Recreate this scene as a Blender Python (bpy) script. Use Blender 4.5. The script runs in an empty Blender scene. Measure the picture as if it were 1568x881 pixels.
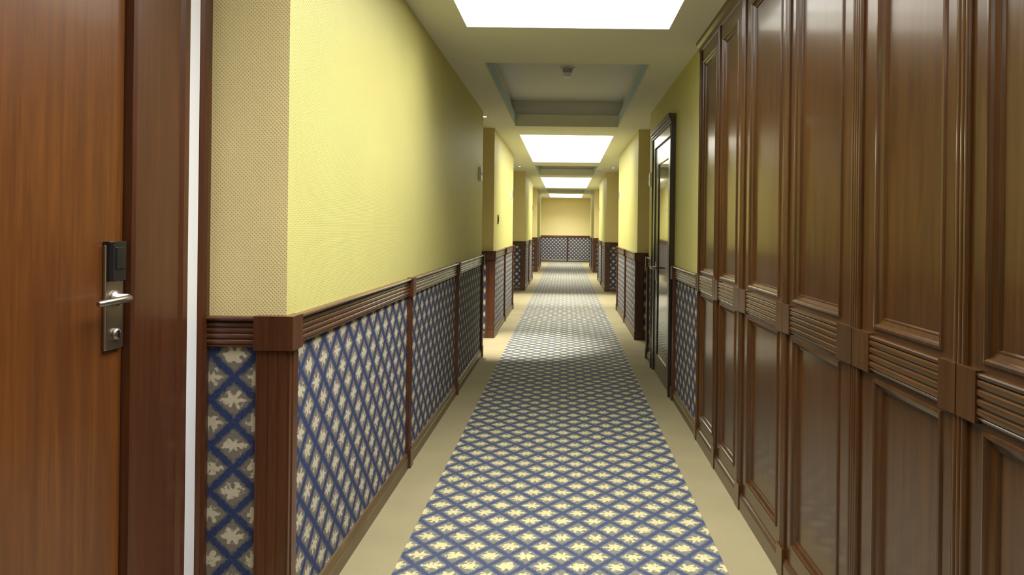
import bpy, bmesh, math
from mathutils import Vector

scene = bpy.context.scene
try:
    scene.view_settings.view_transform = 'Standard'
    scene.view_settings.look = 'None'
except Exception:
    pass

# ------------------------------------------------------------------ dims
F = 1090.0
H = 1.45
XW = 0.945      # half width of the corridor
XN = 1.213      # niche wall
CZ = 2.76       # ceiling
WR = 0.66       # half width of ceiling openings
YB, YE = -3.0, 31.0
RAILB, RAILT = 1.035, 1.14

# ------------------------------------------------------------------ node helpers
class NT:
    def __init__(s, name):
        s.m = bpy.data.materials.new(name); s.m.use_nodes = True
        s.t = s.m.node_tree; s.n = s.t.nodes; s.l = s.t.links
        s.b = s.n['Principled BSDF']
    def _set(s, sock, v):
        if hasattr(v, 'is_linked') or isinstance(v, bpy.types.NodeSocket): s.l.new(v, sock)
        else: sock.default_value = v
    def math(s, op, a, b=None, c=None):
        n = s.n.new('ShaderNodeMath'); n.operation = op
        s._set(n.inputs[0], a)
        if b is not None: s._set(n.inputs[1], b)
        if c is not None: s._set(n.inputs[2], c)
        return n.outputs[0]
    def coords(s):
        n = s.n.new('ShaderNodeTexCoord'); x = s.n.new('ShaderNodeSeparateXYZ')
        s.l.new(n.outputs['Object'], x.inputs[0]); s.obj = n.outputs['Object']
        return x.outputs
    def mapping(s, scale):
        n = s.n.new('ShaderNodeMapping'); n.inputs['Scale'].default_value = scale
        s.l.new(s.obj, n.inputs['Vector']); return n.outputs[0]
    def noise(s, scale, detail=2, vec=None, rough=.5, dist=0):
        n = s.n.new('ShaderNodeTexNoise'); n.inputs['Scale'].default_value = scale
        n.inputs['Detail'].default_value = detail; n.inputs['Roughness'].default_value = rough
        n.inputs['Distortion'].default_value = dist
        s.l.new(vec if vec is not None else s.obj, n.inputs['Vector']); return n.outputs['Fac']
    def mix(s, f, a, b):
        n = s.n.new('ShaderNodeMix'); n.data_type = 'RGBA'
        s._set(n.inputs[0], f)
        for i, v in ((6, a), (7, b)):
            if isinstance(v, tuple): n.inputs[i].default_value = (*v, 1)
            else: s.l.new(v, n.inputs[i])
        return n.outputs[2]
    def mixf(s, f, a, b):
        n = s.n.new('ShaderNodeMix'); n.data_type = 'FLOAT'
        s._set(n.inputs[0], f); s._set(n.inputs[2], a); s._set(n.inputs[3], b)
        return n.outputs[0]
    def step(s, v, lo, hi):
        n = s.n.new('ShaderNodeMapRange'); n.interpolation_type = 'SMOOTHSTEP'
        s._set(n.inputs[0], v); n.inputs[1].default_value = lo; n.inputs[2].default_value = hi
        return n.outputs[0]
    def bump(s, h, strength, dist=.002):
        n = s.n.new('ShaderNodeBump'); n.inputs['Strength'].default_value = strength
        n.inputs['Distance'].default_value = dist
        s.l.new(h, n.inputs['Height']); s.l.new(n.outputs[0], s.b.inputs['Normal'])
    def normal_x(s):
        g = s.n.new('ShaderNodeNewGeometry'); x = s.n.new('ShaderNodeSeparateXYZ')
        s.l.new(g.outputs['Normal'], x.inputs[0])
        return s.math('GREATER_THAN', s.math('ABSOLUTE', x.outputs[0]), .5)
    def set(s, col=None, rough=None, spec=None, metal=None, coat=None):
        if col is not None:
            if isinstance(col, tuple): s.b.inputs['Base Color'].default_value = (*col, 1)
            else: s.l.new(col, s.b.inputs['Base Color'])
        if rough is not None: s._set(s.b.inputs['Roughness'], rough)
        if spec is not None: s.b.inputs['Specular IOR Level'].default_value = spec
        if metal is not None: s.b.inputs['Metallic'].default_value = metal
        if coat is not None:
            s.b.inputs['Coat Weight'].default_value = coat; s.b.inputs['Coat Roughness'].default_value = .12
        return s.m

def srgb(r, g, b):
    f = lambda c: ((c/255+.055)/1.055)**2.4 if c > 10 else c/255/12.92
    return (f(r), f(g), f(b))

def plain(name, col, rough=.6, metal=0, spec=.5, nz=.06):
    t = NT(name); t.coords(); n = t.noise(9, 3)
    c2 = tuple(c*(1-nz*3) for c in col)
    return t.set(t.mix(n, c2, tuple(min(1, c*(1+nz)) for c in col)), rough, spec, metal)

def wood(name, dark, light, axis='Z', rough=.3, coat=.3, sc=1.0, spec=.5):
    t = NT(name); t.coords()
    k = {'Z': (26, 26, 1.1), 'Y': (26, 1.1, 26), 'X': (1.1, 26, 26)}[axis]
    v = t.mapping(tuple(a*sc for a in k))
    n1 = t.noise(1.4, 5, v, .62, .6)
    k2 = {'Z': (120, 120, 5), 'Y': (120, 5, 120), 'X': (5, 120, 120)}[axis]
    n2 = t.noise(1.5, 3, t.mapping(k2), .6)
    n3 = t.noise(1.1, 2)
    f = t.math('ADD', t.math('MULTIPLY', n1, .75), t.math('MULTIPLY', n2, .35))
    f = t.math('ADD', t.math('SUBTRACT', f, .12), t.math('MULTIPLY', t.math('SUBTRACT', n3, .5), .5))
    f = t.step(f, .2, .75)
    t.bump(n2, .06, .001)
    return t.set(t.mix(f, dark, light), rough, spec, 0, coat)

def diamond(name, plane, pu, pv, ground, band, flower, rough=.85, bw=.375, fs_=1.0):
    t = NT(name); c = t.coords()
    if plane == 'floor': a, b = c[0], c[1]
    else:
        nx = t.normal_x(); a = t.mixf(nx, c[0], c[1]); b = c[2]
    u = t.math('DIVIDE', a, pu); v = t.math('DIVIDE', b, pv)
    s_ = t.math('ADD', u, v); d_ = t.math('SUBTRACT', u, v)
    fs = t.math('SUBTRACT', t.math('FRACT', t.math('ADD', s_, 100)), .5)
    fd = t.math('SUBTRACT', t.math('FRACT', t.math('ADD', d_, 100)), .5)
    n = t.noise(75, 2); nf = t.noise(160, 2); nn = t.math('SUBTRACT', n, .5)
    m = t.math('MAXIMUM', t.math('ABSOLUTE', fs), t.math('ABSOLUTE', fd))
    m = t.math('ADD', m, t.math('MULTIPLY', nn, .18))
    bandm = t.step(m, bw, bw+.05)
    edge = t.math('MULTIPLY', t.step(m, bw-.06, bw+.01), .45)
    lu = t.math('MULTIPLY', t.math('ADD', fs, fd), .5)
    lv = t.math('MULTIPLY', t.math('SUBTRACT', fs, fd), .5)
    lu2 = t.math('DIVIDE', lu, .275*fs_); lv2 = t.math('DIVIDE', lv, .235*fs_)
    r = t.math('SQRT', t.math('ADD', t.math('MULTIPLY', lu2, lu2), t.math('MULTIPLY', lv2, lv2)))
    th = t.math('ARCTAN2', lv2, lu2)
    lob = t.math('MULTIPLY', t.math('COSINE', t.math('MULTIPLY', th, 6)), .18)
    lob2 = t.math('MULTIPLY', t.math('COSINE', t.math('MULTIPLY', th, 2)), .08)
    lim = t.math('ADD', t.math('ADD', t.math('ADD', lob, .70), lob2), t.math('MULTIPLY', nn, 1.8))
    fl = t.step(t.math('SUBTRACT', lim, r), -.08, .16)
    g2 = t.mix(nf, tuple(x*.66 for x in ground), tuple(x*1.3 for x in ground))
    b2 = t.mix(nf, tuple(x*.4 for x in band), tuple(x*1.8 for x in band))
    f2 = t.mix(nf, tuple(x*.8 for x in flower), tuple(min(1, x*1.15) for x in flower))
    col = t.mix(fl, g2, f2)
    col = t.mix(edge, col, band)
    col = t.mix(bandm, col, b2)
    t.bump(nf, .25, .002)
    return t.set(col, rough, .25)

def paper(name, col, col_return):
    """corridor runs carry the yellow paper, the short return walls the tan one"""
    t = NT(name); c = t.coords(); nx = t.normal_x()
    a = t.mixf(nx, c[0], c[1])
    s1 = t.math('SINE', t.math('MULTIPLY', a, 2*math.pi/.013))
    s2 = t.math('SINE', t.math('MULTIPLY', c[2], 2*math.pi/.013))
    d = t.math('MULTIPLY', s1, s2); d = t.step(d, -.2, .8)
    n = t.noise(3, 2)
    base = t.mix(n, tuple(x*.94 for x in col), tuple(x*1.04 for x in col))
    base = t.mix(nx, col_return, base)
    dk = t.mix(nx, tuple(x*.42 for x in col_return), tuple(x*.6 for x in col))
    colr = t.mix(t.math('MULTIPLY', d, .42), base, dk)
    t.bump(d, .5, .0015)
    return t.set(colr, .5, .35)

def emis(name, col, st):
    t = NT(name); t.coords()
    t.b.inputs['Base Color'].default_value = (*col, 1)
    t.b.inputs['Emission Color'].default_value = (*col, 1)
    n = t.noise(1.0, 1)
    t.l.new(t.math('MULTIPLY_ADD', n, st*.06, st*.97), t.b.inputs['Emission Strength'])
    return t.m

M = {}
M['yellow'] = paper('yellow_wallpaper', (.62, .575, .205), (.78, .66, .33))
M['dia'] = diamond('trellis_wallpaper', 'wall', .160, .155, srgb(116, 109, 99), srgb(44, 55, 90), srgb(188, 180, 158))
M['runner'] = diamond('trellis_carpet', 'floor', .157, .19, srgb(108, 108, 98), srgb(56, 63, 88), srgb(182, 174, 132), .85, .385, 1.08)
t = NT('beige_carpet'); t.coords(); n = t.noise(300, 3); n2 = t.noise(2.5, 3)
t.bump(n, .4, .003)
M['beige'] = t.set(t.mix(t.math('MULTIPLY_ADD', n, .5, t.math('MULTIPLY', n2, .5)), srgb(114, 106, 80), srgb(154, 144, 112)), .95, .2)
M['ceil'] = plain('ceiling_paint', (.82, .81, .71), .85, nz=.01)
M['coffer'] = plain('coffer_paint', (.76, .76, .76), .85, nz=.01)
M['cofbluelit'] = plain('coffer_side_blue_light_tint', (.50, .66, .90), .7, nz=.01)  # bluish light on the coffer sides, put into their base colour
M['well'] = plain('light_well_paint', (.9, .9, .86), .8, nz=.0)
M['ward'] = wood('dark_walnut_wardrobe', (.033, .0122, .0028), (.080, .031, .0062), 'Z', .29, .4, spec=.35)
M['wardh'] = wood('dark_walnut_horizontal', (.033, .0122, .0028), (.080, .031, .0062), 'Y', .29, .4, spec=.35)
M['trimz'] = wood('mahogany_post', (.046, .0145, .006), (.105, .036, .013), 'Z', .33, .25)
M['trimy'] = wood('mahogany_rail_long', (.058, .021, .008), (.125, .047, .018), 'Y', .33, .25)
M['trimx'] = wood('mahogany_rail_cross', (.060, .020, .007), (.13, .045, .016), 'X', .33, .25)
M['base'] = wood('baseboard_wood', (.064, .040, .016), (.125, .080, .034), 'Y', .4, .15)
M['door'] = wood('cherry_door_veneer', (.085, .025, .0045), (.165, .056, .009), 'Z', .38, .2, .8)
M['frame'] = wood('cherry_door_frame', (.050, .0145, .0045), (.092, .028, .008), 'Z', .38, .2)
M['dark'] = wood('ebony_door', (.012, .008, .005), (.035, .022, .012), 'Z', .25, .4)
M['steel'] = plain('brushed_steel', (.45, .42, .38), .32, 1, nz=.05)
M['black'] = plain('black_plastic', (.012, .012, .013), .22)
M['white'] = plain('white_enamel', (.78, .79, .84), .4, nz=.0)
M['grey'] = plain('grey_plastic', (.42, .43, .45), .5)
M['glass'] = plain('dark_mirror_glass', (.30, .27, .22), .06, .9, nz=.02)
M['emit'] = emis('luminous_panel', (1.0, .99, .93), 2.8)
M['lamp'] = emis('downlight_lamp', (1.0, .93, .78), 30.0)

# ------------------------------------------------------------------ mesh builder
class MB:
    def __init__(s): s.v = []; s.f = []; s.mi = []; s.mats = []; s.sm = []
    def mat(s, k):
        if k not in s.mats: s.mats.append(k)
        return s.mats.index(k)
    def face(s, idx, k, sm=False): s.f.append(idx); s.mi.append(s.mat(k)); s.sm.append(sm)
    def box(s, x0, x1, y0, y1, z0, z1, k):
        x0, x1 = sorted((x0, x1)); y0, y1 = sorted((y0, y1)); z0, z1 = sorted((z0, z1))
        b = len(s.v)
        s.v += [(x, y, z) for z in (z0, z1) for x, y in ((x0, y0), (x1, y0), (x1, y1), (x0, y1))]
        for q in ((3, 2, 1, 0), (4, 5, 6, 7), (0, 1, 5, 4), (1, 2, 6, 5), (2, 3, 7, 6), (3, 0, 4, 7)):
            s.face([b+i for i in q], k)
    def sweep(s, pts, A, B, k, closed=True):
        b = len(s.v); n = len(pts)
        s.v += [tuple(Vector(p)+Vector(A)) for p in pts] + [tuple(Vector(p)+Vector(B)) for p in pts]
        for i in range(n):
            j = (i+1) % n
            s.face([b+i, b+j, b+n+j, b+n+i], k)
        s.face([b+i for i in range(n)][::-1], k); s.face([b+n+i for i in range(n)], k)
    def lathe(s, c, prof, k, axis='Z', seg=28):
        b = len(s.v); m = len(prof)
        for i in range(seg):
            a = 2*math.pi*i/seg
            for r, h in prof:
                ca, sa = r*math.cos(a), r*math.sin(a)
                if axis == 'Z': p = (c[0]+ca, c[1]+sa, c[2]+h)
                elif axis == 'X': p = (c[0]+h, c[1]+ca, c[2]+sa)
                else: p = (c[0]+ca, c[1]+h, c[2]+sa)
                s.v.append(p)
        for i in range(seg):
            j = (i+1) % seg
            for q in range(m-1):
                s.face([b+i*m+q, b+j*m+q, b+j*m+q+1, b+i*m+q+1], k, True)
        s.face([b+i*m for i in range(seg)], k); s.face([b+i*m+m-1 for i in range(seg)], k)
    def tube(s, path, r, k, seg=12):
        b = len(s.v); n = len(path)
        P = [Vector(p) for p in path]
        for i, p in enumerate(P):
            d = (P[min(i+1, n-1)]-P[max(i-1, 0)]).normalized()
            up = Vector((0, 0, 1)); a = d.cross(up).normalized(); c = a.cross(d)
            rr = r[i] if isinstance(r, (list, tuple)) else r
            for q in range(seg):
                t = 2*math.pi*q/seg
                s.v.append(tuple(p+a*math.cos(t)*rr+c*math.sin(t)*rr))
        for i in range(n-1):
            for q in range(seg):
                w = (q+1) % seg
                s.face([b+i*seg+q, b+i*seg+w, b+(i+1)*seg+w, b+(i+1)*seg+q], k, True)
        s.face([b+q for q in range(seg)], k); s.face([b+(n-1)*seg+q for q in range(seg)], k)
    def rings(s, loops, k):
        b = len(s.v)
        for lp in loops: s.v += [tuple(p) for p in lp]
        n = len(loops[0])
        for i in range(len(loops)-1):
            for q in range(n):
                w = (q+1) % n
                s.face([b+i*n+q, b+i*n+w, b+(i+1)*n+w, b+(i+1)*n+q], k)
    def obj(s, name, parent=None, bevel=0):
        me = bpy.data.meshes.new(name); me.from_pydata(s.v, [], s.f)
        for k in s.mats: me.materials.append(M[k])
        for p, i, sm in zip(me.polygons, s.mi, s.sm): p.material_index = i; p.use_smooth = sm
        bm = bmesh.new(); bm.from_mesh(me); bmesh.ops.recalc_face_normals(bm, faces=bm.faces); bm.to_mesh(me); bm.free()
        o = bpy.data.objects.new(name, me); scene.collection.objects.link(o)
        if parent: o.parent = parent
        if bevel:
            b = o.modifiers.new('bevel', 'BEVEL'); b.width = bevel; b.segments = 2; b.limit_method = 'ANGLE'; b.angle_limit = math.radians(50)
        return o

def empty(name):
    e = bpy.data.objects.new(name, None); scene.collection.objects.link(e); e.empty_display_size = .1
    return e

class Seg:
    """wall run p0->p1 (xy) with normal n into the corridor"""
    def __init__(s, p0, p1, n):
        s.p0 = Vector((*p0, 0)); d = Vector((*p1, 0))-s.p0; s.L = d.length; s.t = d.normalized(); s.n = Vector((*n, 0))
        s.k = 'x' if abs(s.t.x) > .5 else 'y'
    def P(s, a, d, h): return s.p0+s.t*a+s.n*d+Vector((0, 0, h))
    def box(s, mb, a0, a1, d0, d1, h0, h1, k):
        p = s.P(a0, d0, h0); q = s.P(a1, d1, h1)
        mb.box(p.x, q.x, p.y, q.y, p.z, q.z, k)
    def prof(s, mb, pts, a0, a1, k):
        mb.sweep([s.P(0, d, h) for d, h in pts], s.t*a0, s.t*a1, k)
    def vprof(s, mb, pts, h0, h1, k):
        mb.sweep([s.P(a, d, 0) for a, d in pts], (0, 0, h0), (0, 0, h1), k)

def reeds(n, w, d0, dr, start):
    out = []; r = w/n
    for i in range(n):
        for q in range(0, 7):
            a = math.pi*q/6
            out.append((start+i*r+r/2-math.cos(a)*r*.46, d0+math.sin(a)*dr))
    return out

def rail_profile(b=RAILB, t=RAILT, n=4):
    pts = [(0, b), (.014, b), (.016, b+.005)]
    pts += [(d, h) for h, d in reeds(n, (t-b)-.026, .012, .007, b+.007)]
    pts += [(.020, t-.016), (.030, t-.013), (.034, t-.006), (.030, t), (0, t)]
    return pts

def ward_rail(b=RAILB, t=RAILT, n=4):
    pts = [(0, b), (.010, b), (.012, b+.005)]
    pts += [(d, h) for h, d in reeds(n, (t-b)-.020, .008, .006, b+.008)]
    pts += [(.013, t-.010), (.014, t-.003), (.010, t), (0, t)]
    return pts

def batten_profile(c, w, d, n):
    pts = [(c-w/2, 0), (c-w/2, d)]
    pts += reeds(n, w*.86, d-.002, .006, c-w*.43)
    pts += [(c+w/2, d), (c+w/2, 0)]
    return pts

# ------------------------------------------------------------------ walls
def build_wall(mb, seg, e=.0005, top=CZ+.02):
    seg.box(mb, e, seg.L-e, -.1, 0, 0, 1.09, 'dia')
    seg.box(mb, e, seg.L-e, -.1, 0, 1.09, top, 'yellow')

def build_trim(mb, seg, posts=(), a0=0, a1=None, skip_base=False, capw=.075):
    a1 = seg.L if a1 is None else a1
    tk = 'trimy' if seg.k == 'y' else 'trimx'
    seg.prof(mb, rail_profile(), a0, a1, tk)
    for p in posts:
        seg.vprof(mb, batten_profile(p, .062, .020, 3), .0, RAILB, 'trimz')
        seg.box(mb, p-capw/2, p+capw/2, 0, .040, RAILB-.006, RAILT+.003, 'trimz')
        seg.box(mb, p-capw/2, p+capw/2, 0, .034, 0, .11, 'trimz')

def build_base(mb, seg, a0=0, a1=None):
    a1 = seg.L if a1 is None else a1
    seg.prof(mb, [(0, 0), (.022, 0), (.022, .055), (.017, .06), (.017, .075), (.008, .088), (0, .09)], a0, a1, 'base')

def corner_post(mb, cx, cy, sx, sy, yw=.075, xw=.115):
    x0, x1 = cx-sx*(xw-.022), cx+sx*.022
    y0, y1 = cy-sy*(yw-.022), cy+sy*.022
    mb.box(x0, x1, y0, y1, 0, RAILB, 'trimz')
    for i in range(3):
        xx = cx+sx*.022-sx*(.022+i*.034)
        mb.box(xx-.013, xx+.013, y1, y1+sy*.004, .12, RAILB-.01, 'trimz')
    yy = cy-sy*.012
    mb.box(x1, x1+sx*.004, yy-.012, yy+.012, .12, RAILB-.01, 'trimz')
    mb.box(x0-sx*.004, x1+sx*.014, y0-sy*.004, y1+sy*.014, RAILB-.008, RAILT+.003, 'trimz')
    mb.box(x0-sx*.002, x1+sx*.008, y0-sy*.002, y1+sy*.008, 0, .11, 'trimz')

blocks = [(2.42, 8.05), (9.35, 12.75), (16.5, 20.2), (23.6, 27.0)]
for side, sgn in (('left', -1), ('right', 1)):
    wall = MB(); trim = MB(); base = MB()
    def S(x0, y0, x1, y1, n): return Seg((x0, y0), (x1, y1), n)
    nx = (-sgn, 0)
    bl = list(blocks)
    if sgn > 0: bl[0] = (4.95, 8.05)
    for bi, (y0, y1) in enumerate(bl):
        s = S(sgn*XW, y0, sgn*XW, y1, nx)
        build_wall(wall, s)
        if bi == 0 and sgn < 0:
            build_trim(trim, s, posts=[1.88, 3.76, y1-y0-.04]); build_base(base, s)
        elif bi == 0:
            build_trim(trim, s, posts=[6.13-y0-.06, 7.50-y0+.05, y1-y0-.04], a0=5.0-y0, a1=6.13-y0)
            s.prof(trim, rail_profile(), 7.50-y0, y1-y0, 'trimy')
            build_base(base, s, 5.0-y0, 6.13-y0); build_base(base, s, 7.5-y0, y1-y0)
        else:
            build_trim(trim, s, posts=[(y1-y0)/2, y1-y0-.04]); build_base(base, s)
        if not (bi == 0 and sgn > 0):
            r = S(sgn*XN, y0, sgn*XW, y0, (0, -1)); build_wall(wall, r)
            build_trim(trim, r); 
            r.prof(base, [(0, 0), (.022, 0), (.022, .06), (.008, .088), (0, .09)], 0, r.L, 'base')
            corner_post(trim, sgn*XW, y0, -sgn, -1)
        r = S(sgn*XN, y1, sgn*XW, y1, (0, 1)); build_wall(wall, r); build_trim(trim, r)
        corner_post(trim, sgn*XW, y1, -sgn, 1)
    nich = [(8.05, 9.35), (12.75, 16.5), (20.2, 23.6), (27.0, YE)]
    for (y0, y1) in nich:
        s = S(sgn*XN, y0, sgn*XN, y1, nx); build_wall(wall, s); build_trim(trim, s); build_base(base, s)
    if sgn > 0:
        s = S(1.02, YB, 1.02, 5.0, nx); s.box(wall, 0, s.L, -.1, 0, 0, CZ+.02, 'yellow')
    if sgn < 0:
        s = S(-XN, YB, -XN, 2.42, nx)
        s.box(wall, 0, 1.02-YB, -.1, 0, 0, 1.09, 'dia'); s.box(wall, 0, 1.02-YB, -.1, 0, 1.09, CZ+.02, 'yellow')
        s.box(wall, 1.02-YB, s.L, -.1, -.06, 0, 2.40, 'yellow'); s.box(wall, 1.02-YB, s.L, -.1, 0, 2.40, CZ+.02, 'yellow')
        build_trim(trim, s, a1=.84-YB); build_base(base, s, 0, .84-YB)
    wall.obj('wall_'+side); trim.obj('trim_1' if sgn < 0 else 'trim_2', bevel=.002)
    base.obj('baseboard_'+side)

w = MB(); s = Seg((-XN-.1, YE), (XN+.1, YE), (0, -1)); build_wall(w, s, 0); w.obj('wall_back')
w = MB(); build_trim(w, s, posts=[XN+.1+.1], a0=.1, a1=s.L-.1)
s.prof(w, [(0, 0), (.022, 0), (.022, .06), (.008, .088), (0, .09)], .1, s.L-.1, 'base'); w.obj('trim_3')
w = MB(); s = Seg((-XN-.1, YB), (XN+.1, YB), (0, 1)); build_wall(w, s, 0); w.obj('wall_front')

# ------------------------------------------------------------------ floor
f = MB(); f.box(-XN-.1, XN+.1, YB-.1, YE+.1, -.1, 0, 'beige'); f.obj('floor')
f = MB()
f.box(-.705, .705, YB+.05, YE-.4, 0, .004, 'runner'); f.obj('carpet_runner')

# ------------------------------------------------------------------ ceiling
lights = [(-2.6, -.9), (.55, 4.65), (10.0, 14.1), (18.3, 23.0), (27.0, 30.0)]
watts = [12, 18, 22, 22, 36]
coffers = [(5.65, 9.15), (14.9, 17.5), (23.8, 26.2)]
ST = .03
c = MB()
c.box(-XN-.1, -WR, YB-.1, YE+.1, CZ, CZ+ST, 'ceil'); c.box(WR, XN+.1, YB-.1, YE+.1, CZ, CZ+ST, 'ceil')
ops = sorted(lights+coffers); y = YB-.1
for a, b in ops:
    c.box(-WR, WR, y, a, CZ, CZ+ST, 'ceil'); y = b
c.box(-WR, WR, y, YE+.1, CZ, CZ+ST, 'ceil')
for a, b in coffers:
    h1, h2 = CZ+.15, CZ+.34
    for i, (x0, x1, y0, y1) in enumerate(((-WR-.06, -WR, a-.06, b+.06), (WR, WR+.06, a-.06, b+.06), (-WR, WR, a-.06, a), (-WR, WR, b, b+.06))):
        c.box(x0, x1, y0, y1, CZ+ST, h1, 'cofbluelit' if i < 2 else 'ceil')
    for (x0, x1, y0, y1) in ((-WR-.16, -WR-.06, a-.16, b+.16), (WR+.06, WR+.16, a-.16, b+.16), (-WR-.06, WR+.06, a-.16, a-.06), (-WR-.06, WR+.06, b+.06, b+.16)):
        c.box(x0, x1, y0, y1, h1-.02, h2, 'coffer')
    c.box(-WR-.16, WR+.16, a-.16, b+.16, h2, h2+.05, 'coffer')
c.obj('ceiling')

for (a, b), wt in zip(lights, watts):
    e = empty('ceiling_light_panel')
    m = MB(); g = .02; d = .13
    for (x0, x1, y0, y1) in ((-WR-g, -WR, a-g, b+g), (WR, WR+g, a-g, b+g), (-WR, WR, a-g, a), (-WR, WR, b, b+g)):
        m.box(x0, x1, y0, y1, CZ+ST, CZ+d, 'well')
    m.obj('light_well', e)
    m = MB(); m.box(-WR-g, WR+g, a-g, b+g, CZ+d, CZ+d+.03, 'emit'); m.obj('diffuser', e)
    l = bpy.data.lights.new('fluorescent_array', 'AREA'); l.shape = 'RECTANGLE'; l.size = 2*WR-.04; l.size_y = b-a-.04
    l.spread = math.radians(124); l.energy = wt*(b-a)*2*WR; l.color = (1, .985, .93)
    o = bpy.data.objects.new('fluorescent_array', l); o.location = (0, (a+b)/2, CZ+d-.01); scene.collection.objects.link(o); o.parent = e

def downlight(x, y, power=25, size=75, aim=None):
    e = empty('recessed_downlight')
    m = MB(); m.lathe((x, y, CZ), [(.028, 0), (.030, -.004), (.045, -.006), (.052, -.003), (.053, 0)], 'steel'); m.obj('trim_ring', e)
    m = MB(); m.lathe((x, y, CZ), [(.001, -.0025), (.026, -.002), (.026, -.0005)], 'lamp', seg=20); m.obj('lamp_lens', e)
    l = bpy.data.lights.new('spot', 'SPOT'); l.energy = power; l.spot_size = math.radians(size); l.spot_blend = .8
    l.color = (1, .95, .85); l.shadow_soft_size = .03
    o = bpy.data.objects.new('spot_beam', l); o.location = (x, y, CZ-.02); scene.collection.objects.link(o); o.parent = e
    if aim:
        d = Vector((aim[0], aim[1], 0))-Vector(o.location); o.rotation_euler = d.to_track_quat('-Z', 'Y').to_euler()
downlight(-.97, 8.4, 1000, 48, (-.58, 8.78)); downlight(-1.0, 15.2, 600, 60, (-.6, 14.6)); downlight(1.0, 15.2, 600, 60, (.6, 14.6))
downlight(-1.0, 21.6, 220, 70); downlight(1.0, 21.6, 220, 70); downlight(-.85, 1.2, 18, 75)

e = empty('smoke_detector'); m = MB(); zc = CZ+.34
m.lathe((0, 7.3, zc), [(.055, 0), (.058, -.012), (.052, -.022), (.05, -.024), (.046, -.045), (.036, -.056), (.015, -.06), (.001, -.06)], 'grey')
m.box(-.035, .035, 7.25, 7.35, zc-.10, zc-.055, 'white'); m.obj('detector_body', e, .003)
m = MB(); m.lathe((0, 7.3, zc), [(.075, 0), (.075, -.010), (.055, -.012)], 'white'); m.obj('mounting_plate', e)

# ------------------------------------------------------------------ wardrobe wall on the right
e = empty('built_in_wardrobe')
XF = .930
panels = [(4.43, 4.87), (3.87, 4.26), (3.09, 3.60), (2.40, 2.89), (1.75, 2.13), (1.13, 1.57), (.45, .85), (-.25, .20), (-.95, -.45), (-1.6, -1.15), (-2.3, -1.8)]
panels.sort()
car = MB(); pan = MB(); mo = MB(); rl = MB()
ws = Seg((XF, 0), (XF, 5.0), (-1, 0))
dp = -.016
def stile(a0, a1, h0, h1, k='ward'): ws.box(car, a0, a1, -.040, 0, h0, h1, k)
edges = [YB+.01]+[v for p in panels for v in p]+[5.0]
for i in range(0, len(edges), 2): stile(edges[i], edges[i+1], 0, CZ-.001)
HT, HM1, HM0, HB = 2.60, 1.165, 1.01, .17
for (a, b) in panels:
    stile(a, b, HT, CZ-.001, 'wardh'); stile(a, b, HM0, HM1, 'wardh'); stile(a, b, 0, HB, 'wardh')
    for (h0, h1) in ((HB, HM0), (HM1, HT)):
        ws.box(pan, a, b, dp-.014, dp, h0, h1, 'ward')
        prof = [(-.004, 0), (-.002, .005), (.005, .006), (.010, .003), (.013, -.004), (.019, -.007), (.025, dp+.006), (.030, dp+.006), (.033, dp)]
        loops = []
        for ins, d in prof:
            loops.append([ws.P(a+ins, d, h0+ins), ws.P(b-ins, d, h0+ins), ws.P(b-ins, d, h1-ins), ws.P(a+ins, d, h1-ins)])
        mo.rings(loops, 'ward')
    ws.prof(rl, ward_rail(), a-.01, b+.01, 'wardh')
gaps = [(edges[i], edges[i+1]) for i in range(0, len(edges), 2)]
for (a, b) in gaps[1:]:
    g = b-a; cc = (a+b)/2
    q, w_, n_ = (cc, g*.30, 4) if g > .24 else (cc, g*.34, 3)
    for h0, h1 in ((.10, RAILB), (RAILT, CZ-.06)):
        ws.vprof(rl, batten_profile(q, w_, .007, n_), h0, h1, 'ward')
    bw = g-.02
    for s0, s1 in ((q-bw/2, q-.003), (q+.003, q+bw/2)):
        ws.box(rl, s0, s1, 0, .0165, RAILB-.008, RAILT+.006, 'ward')
    ws.box(rl, q-w_/2-.005, q+w_/2+.005, 0, .018, 0, .13, 'ward')
ws.prof(rl, [(0, 0), (.014, 0), (.014, .07), (.008, .085), (0, .09)], YB+.01, 5.0, 'wardh')
ws.prof(rl, [(0, CZ-.075), (.008, CZ-.07), (.012, CZ-.04), (.026, CZ-.02), (.030, CZ-.001), (0, CZ-.001)], YB+.01, 5.0, 'wardh')
car.obj('carcass_frame', e); pan.obj('door_panels', e); mo.obj('panel_mouldings', e); rl.obj('rails_and_pilasters', e, .002)

# ------------------------------------------------------------------ near-left guest room door
e = empty('door_1')
ds = Seg((-XN, 0), (-XN, 3), (1, 0))
fr = MB()
ds.vprof(fr, [(2.345, -.06), (2.345, .004), (2.36, .012), (2.375, .006), (2.39, .012), (2.405, .006), (2.419, .006), (2.419, -.06)], 0, 2.42, 'frame')
ds.vprof(fr, [(1.99, -.06), (1.99, -.022), (1.99, 0), (2.0, .006), (2.22, .006), (2.235, .014), (2.262, .014), (2.268, .006), (2.268, -.06)], 0, 2.40, 'frame')
ds.vprof(fr, [(.84, -.0), (.84, .010), (1.0, .006), (1.03, .0), (1.03, -.058), (1.021, -.058), (1.021, 0)], 0, 2.40, 'frame')
ds.box(fr, .84, 2.268, 0.0005, .012, 2.31, 2.42, 'frame'); ds.box(fr, 1.03, 1.99, -.058, .0, 2.28, 2.32, 'frame')
fr.obj('frame', e)
m = MB(); ds.box(m, 2.272, 2.343, -.058, .003, 0, 2.42, 'white'); m.obj('white_edge_strip', e)
m = MB(); ds.box(m, 1.035, 1.985, -.058, -.022, .006, 2.28, 'door'); m.obj('leaf', e, .002)
m = MB()
ds.box(m, 1.899, 1.975, -.022, -.010, 1.106, 1.392, 'steel')
m.obj('lock_plate', e, .004)
m = MB()
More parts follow.
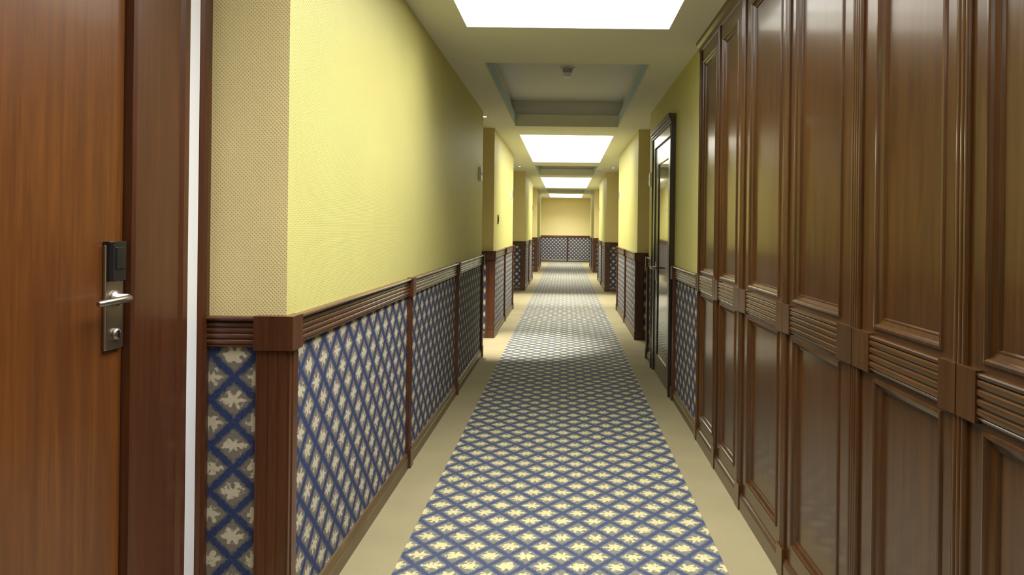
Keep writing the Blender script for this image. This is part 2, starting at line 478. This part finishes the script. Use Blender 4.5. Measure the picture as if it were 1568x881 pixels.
ds.vprof(m, [(1.900, -.022), (1.900, -.003), (1.907, .003), (1.962, .003), (1.972, -.003), (1.972, -.022)], 1.292, 1.400, 'black')
ds.vprof(m, [(1.915, .003), (1.918, .006), (1.955, .006), (1.958, .003)], 1.325, 1.385, 'black'); m.obj('card_reader', e, .004)
m = MB(); X0 = -XN-.010
m.lathe((X0, 1.937, 1.245), [(.022, 0), (.022, .006), (.013, .010), (.012, .036), (.001, .037)], 'steel', 'X')
m.tube([(X0+.015, 1.937, 1.245), (X0+.034, 1.937, 1.245), (X0+.042, 1.928, 1.245), (X0+.044, 1.90, 1.245), (X0+.043, 1.82, 1.243), (X0+.040, 1.805, 1.243)], [.009, .010, .011, .010, .009, .006], 'steel')
m.lathe((X0, 1.94, 1.147), [(.016, 0), (.016, .006), (.012, .009), (.001, .009)], 'steel', 'X')
m.box(X0+.008, X0+.011, 1.938, 1.942, 1.137, 1.157, 'black')
m.obj('lever_handle', e)

# ------------------------------------------------------------------ right dark door
e = empty('door_2')
ds = Seg((XW, 0), (XW, 10), (-1, 0))
m = MB()
def cas(a0, a1, flip):
    pts = [(a0, 0), (a0, .040), (a0+.012, .046), (a0+.03, .036), (a0+.045, .042), (a0+.06, .034), (a1, .028), (a1, 0)]
    if flip: pts = [(a0+a1-a, d) for a, d in pts]
    ds.vprof(m, pts, 0, 2.38, 'dark')
cas(6.15, 6.26, False); cas(7.36, 7.47, True)
ds.box(m, 6.26, 7.36, 0, .034, 2.28, 2.38, 'dark')
for i, (p, h0, h1) in enumerate(((.045, 2.38, 2.40), (.055, 2.40, 2.425), (.068, 2.425, 2.46))):
    ds.box(m, 6.15-.006*i, 7.47+.006*i, 0, p, h0, h1, 'frame')
m.obj('casing', e, .002)
m = MB()
for (a0, a1, h0, h1) in ((6.262, 6.46, .006, 2.278), (7.16, 7.358, .006, 2.278), (6.46, 7.16, .006, .20), (6.46, 7.16, 2.10, 2.278)):
    ds.box(m, a0, a1, .001, .018, h0, h1, 'dark')
m.obj('leaf_frame', e, .003)
m = MB(); ds.box(m, 6.46, 7.16, .001, .008, .20, 2.10, 'glass'); m.obj('glazed_panel', e)
m = MB(); X0 = XW-.018
m.lathe((X0, 7.26, 1.06), [(.026, 0), (.026, -.008), (.012, -.012), (.011, -.045), (.001, -.045)], 'steel', 'X')
m.tube([(X0-.02, 7.26, 1.06), (X0-.05, 7.26, 1.06), (X0-.058, 7.24, 1.06), (X0-.058, 7.12, 1.06)], .010, 'steel')
m.box(X0-.006, X0, 7.235, 7.285, .93, 1.12, 'steel'); m.obj('lever_handle', e)

# ------------------------------------------------------------------ signs, switches
def sign(sgn, y, h, w=.11, t=.15):
    e = empty('room_number_sign'); x = sgn*XW
    m = MB(); m.box(x, x-sgn*.022, y-w/2, y+w/2, h-t/2, h+t/2, 'white'); m.obj('backplate', e, .002)
    m = MB(); m.box(x-sgn*.022, x-sgn*.027, y-w/2+.010, y+w/2-.010, h-t/2+.010, h+t/2-.010, 'steel')
    m.box(x-sgn*.027, x-sgn*.0285, y-.03, y+.03, h-.012, h+.02, 'black'); m.obj('number_insert', e)
sign(-1, 7.75, 2.03); sign(1, 7.85, 2.0); sign(-1, 12.3, 2.03); sign(1, 12.3, 2.03); sign(-1, 19.6, 2.0); sign(1, 19.6, 2.0)
e = empty('light_switch'); m = MB(); m.box(-XW, -XW+.012, 9.86, 9.95, 1.50, 1.63, 'black'); m.obj('switch_plate', e, .003)
m = MB(); m.box(-XW+.012, -XW+.017, 9.88, 9.93, 1.53, 1.60, 'black'); m.obj('rocker', e, .002)

# ------------------------------------------------------------------ world, camera
w = bpy.data.worlds.new('World'); scene.world = w; w.use_nodes = True
w.node_tree.nodes['Background'].inputs[0].default_value = (.5, .55, .6, 1)
w.node_tree.nodes['Background'].inputs[1].default_value = .05
cam = bpy.data.cameras.new('camera'); co = bpy.data.objects.new('camera', cam); scene.collection.objects.link(co)
cam.sensor_width = 36; cam.lens = 36*F/1568; cam.clip_start = .02
cam.shift_x = -82/1568; cam.shift_y = -90.5/1568
co.location = (0, 0, H); co.rotation_euler = (math.radians(90), math.radians(-.7), 0)
scene.camera = co
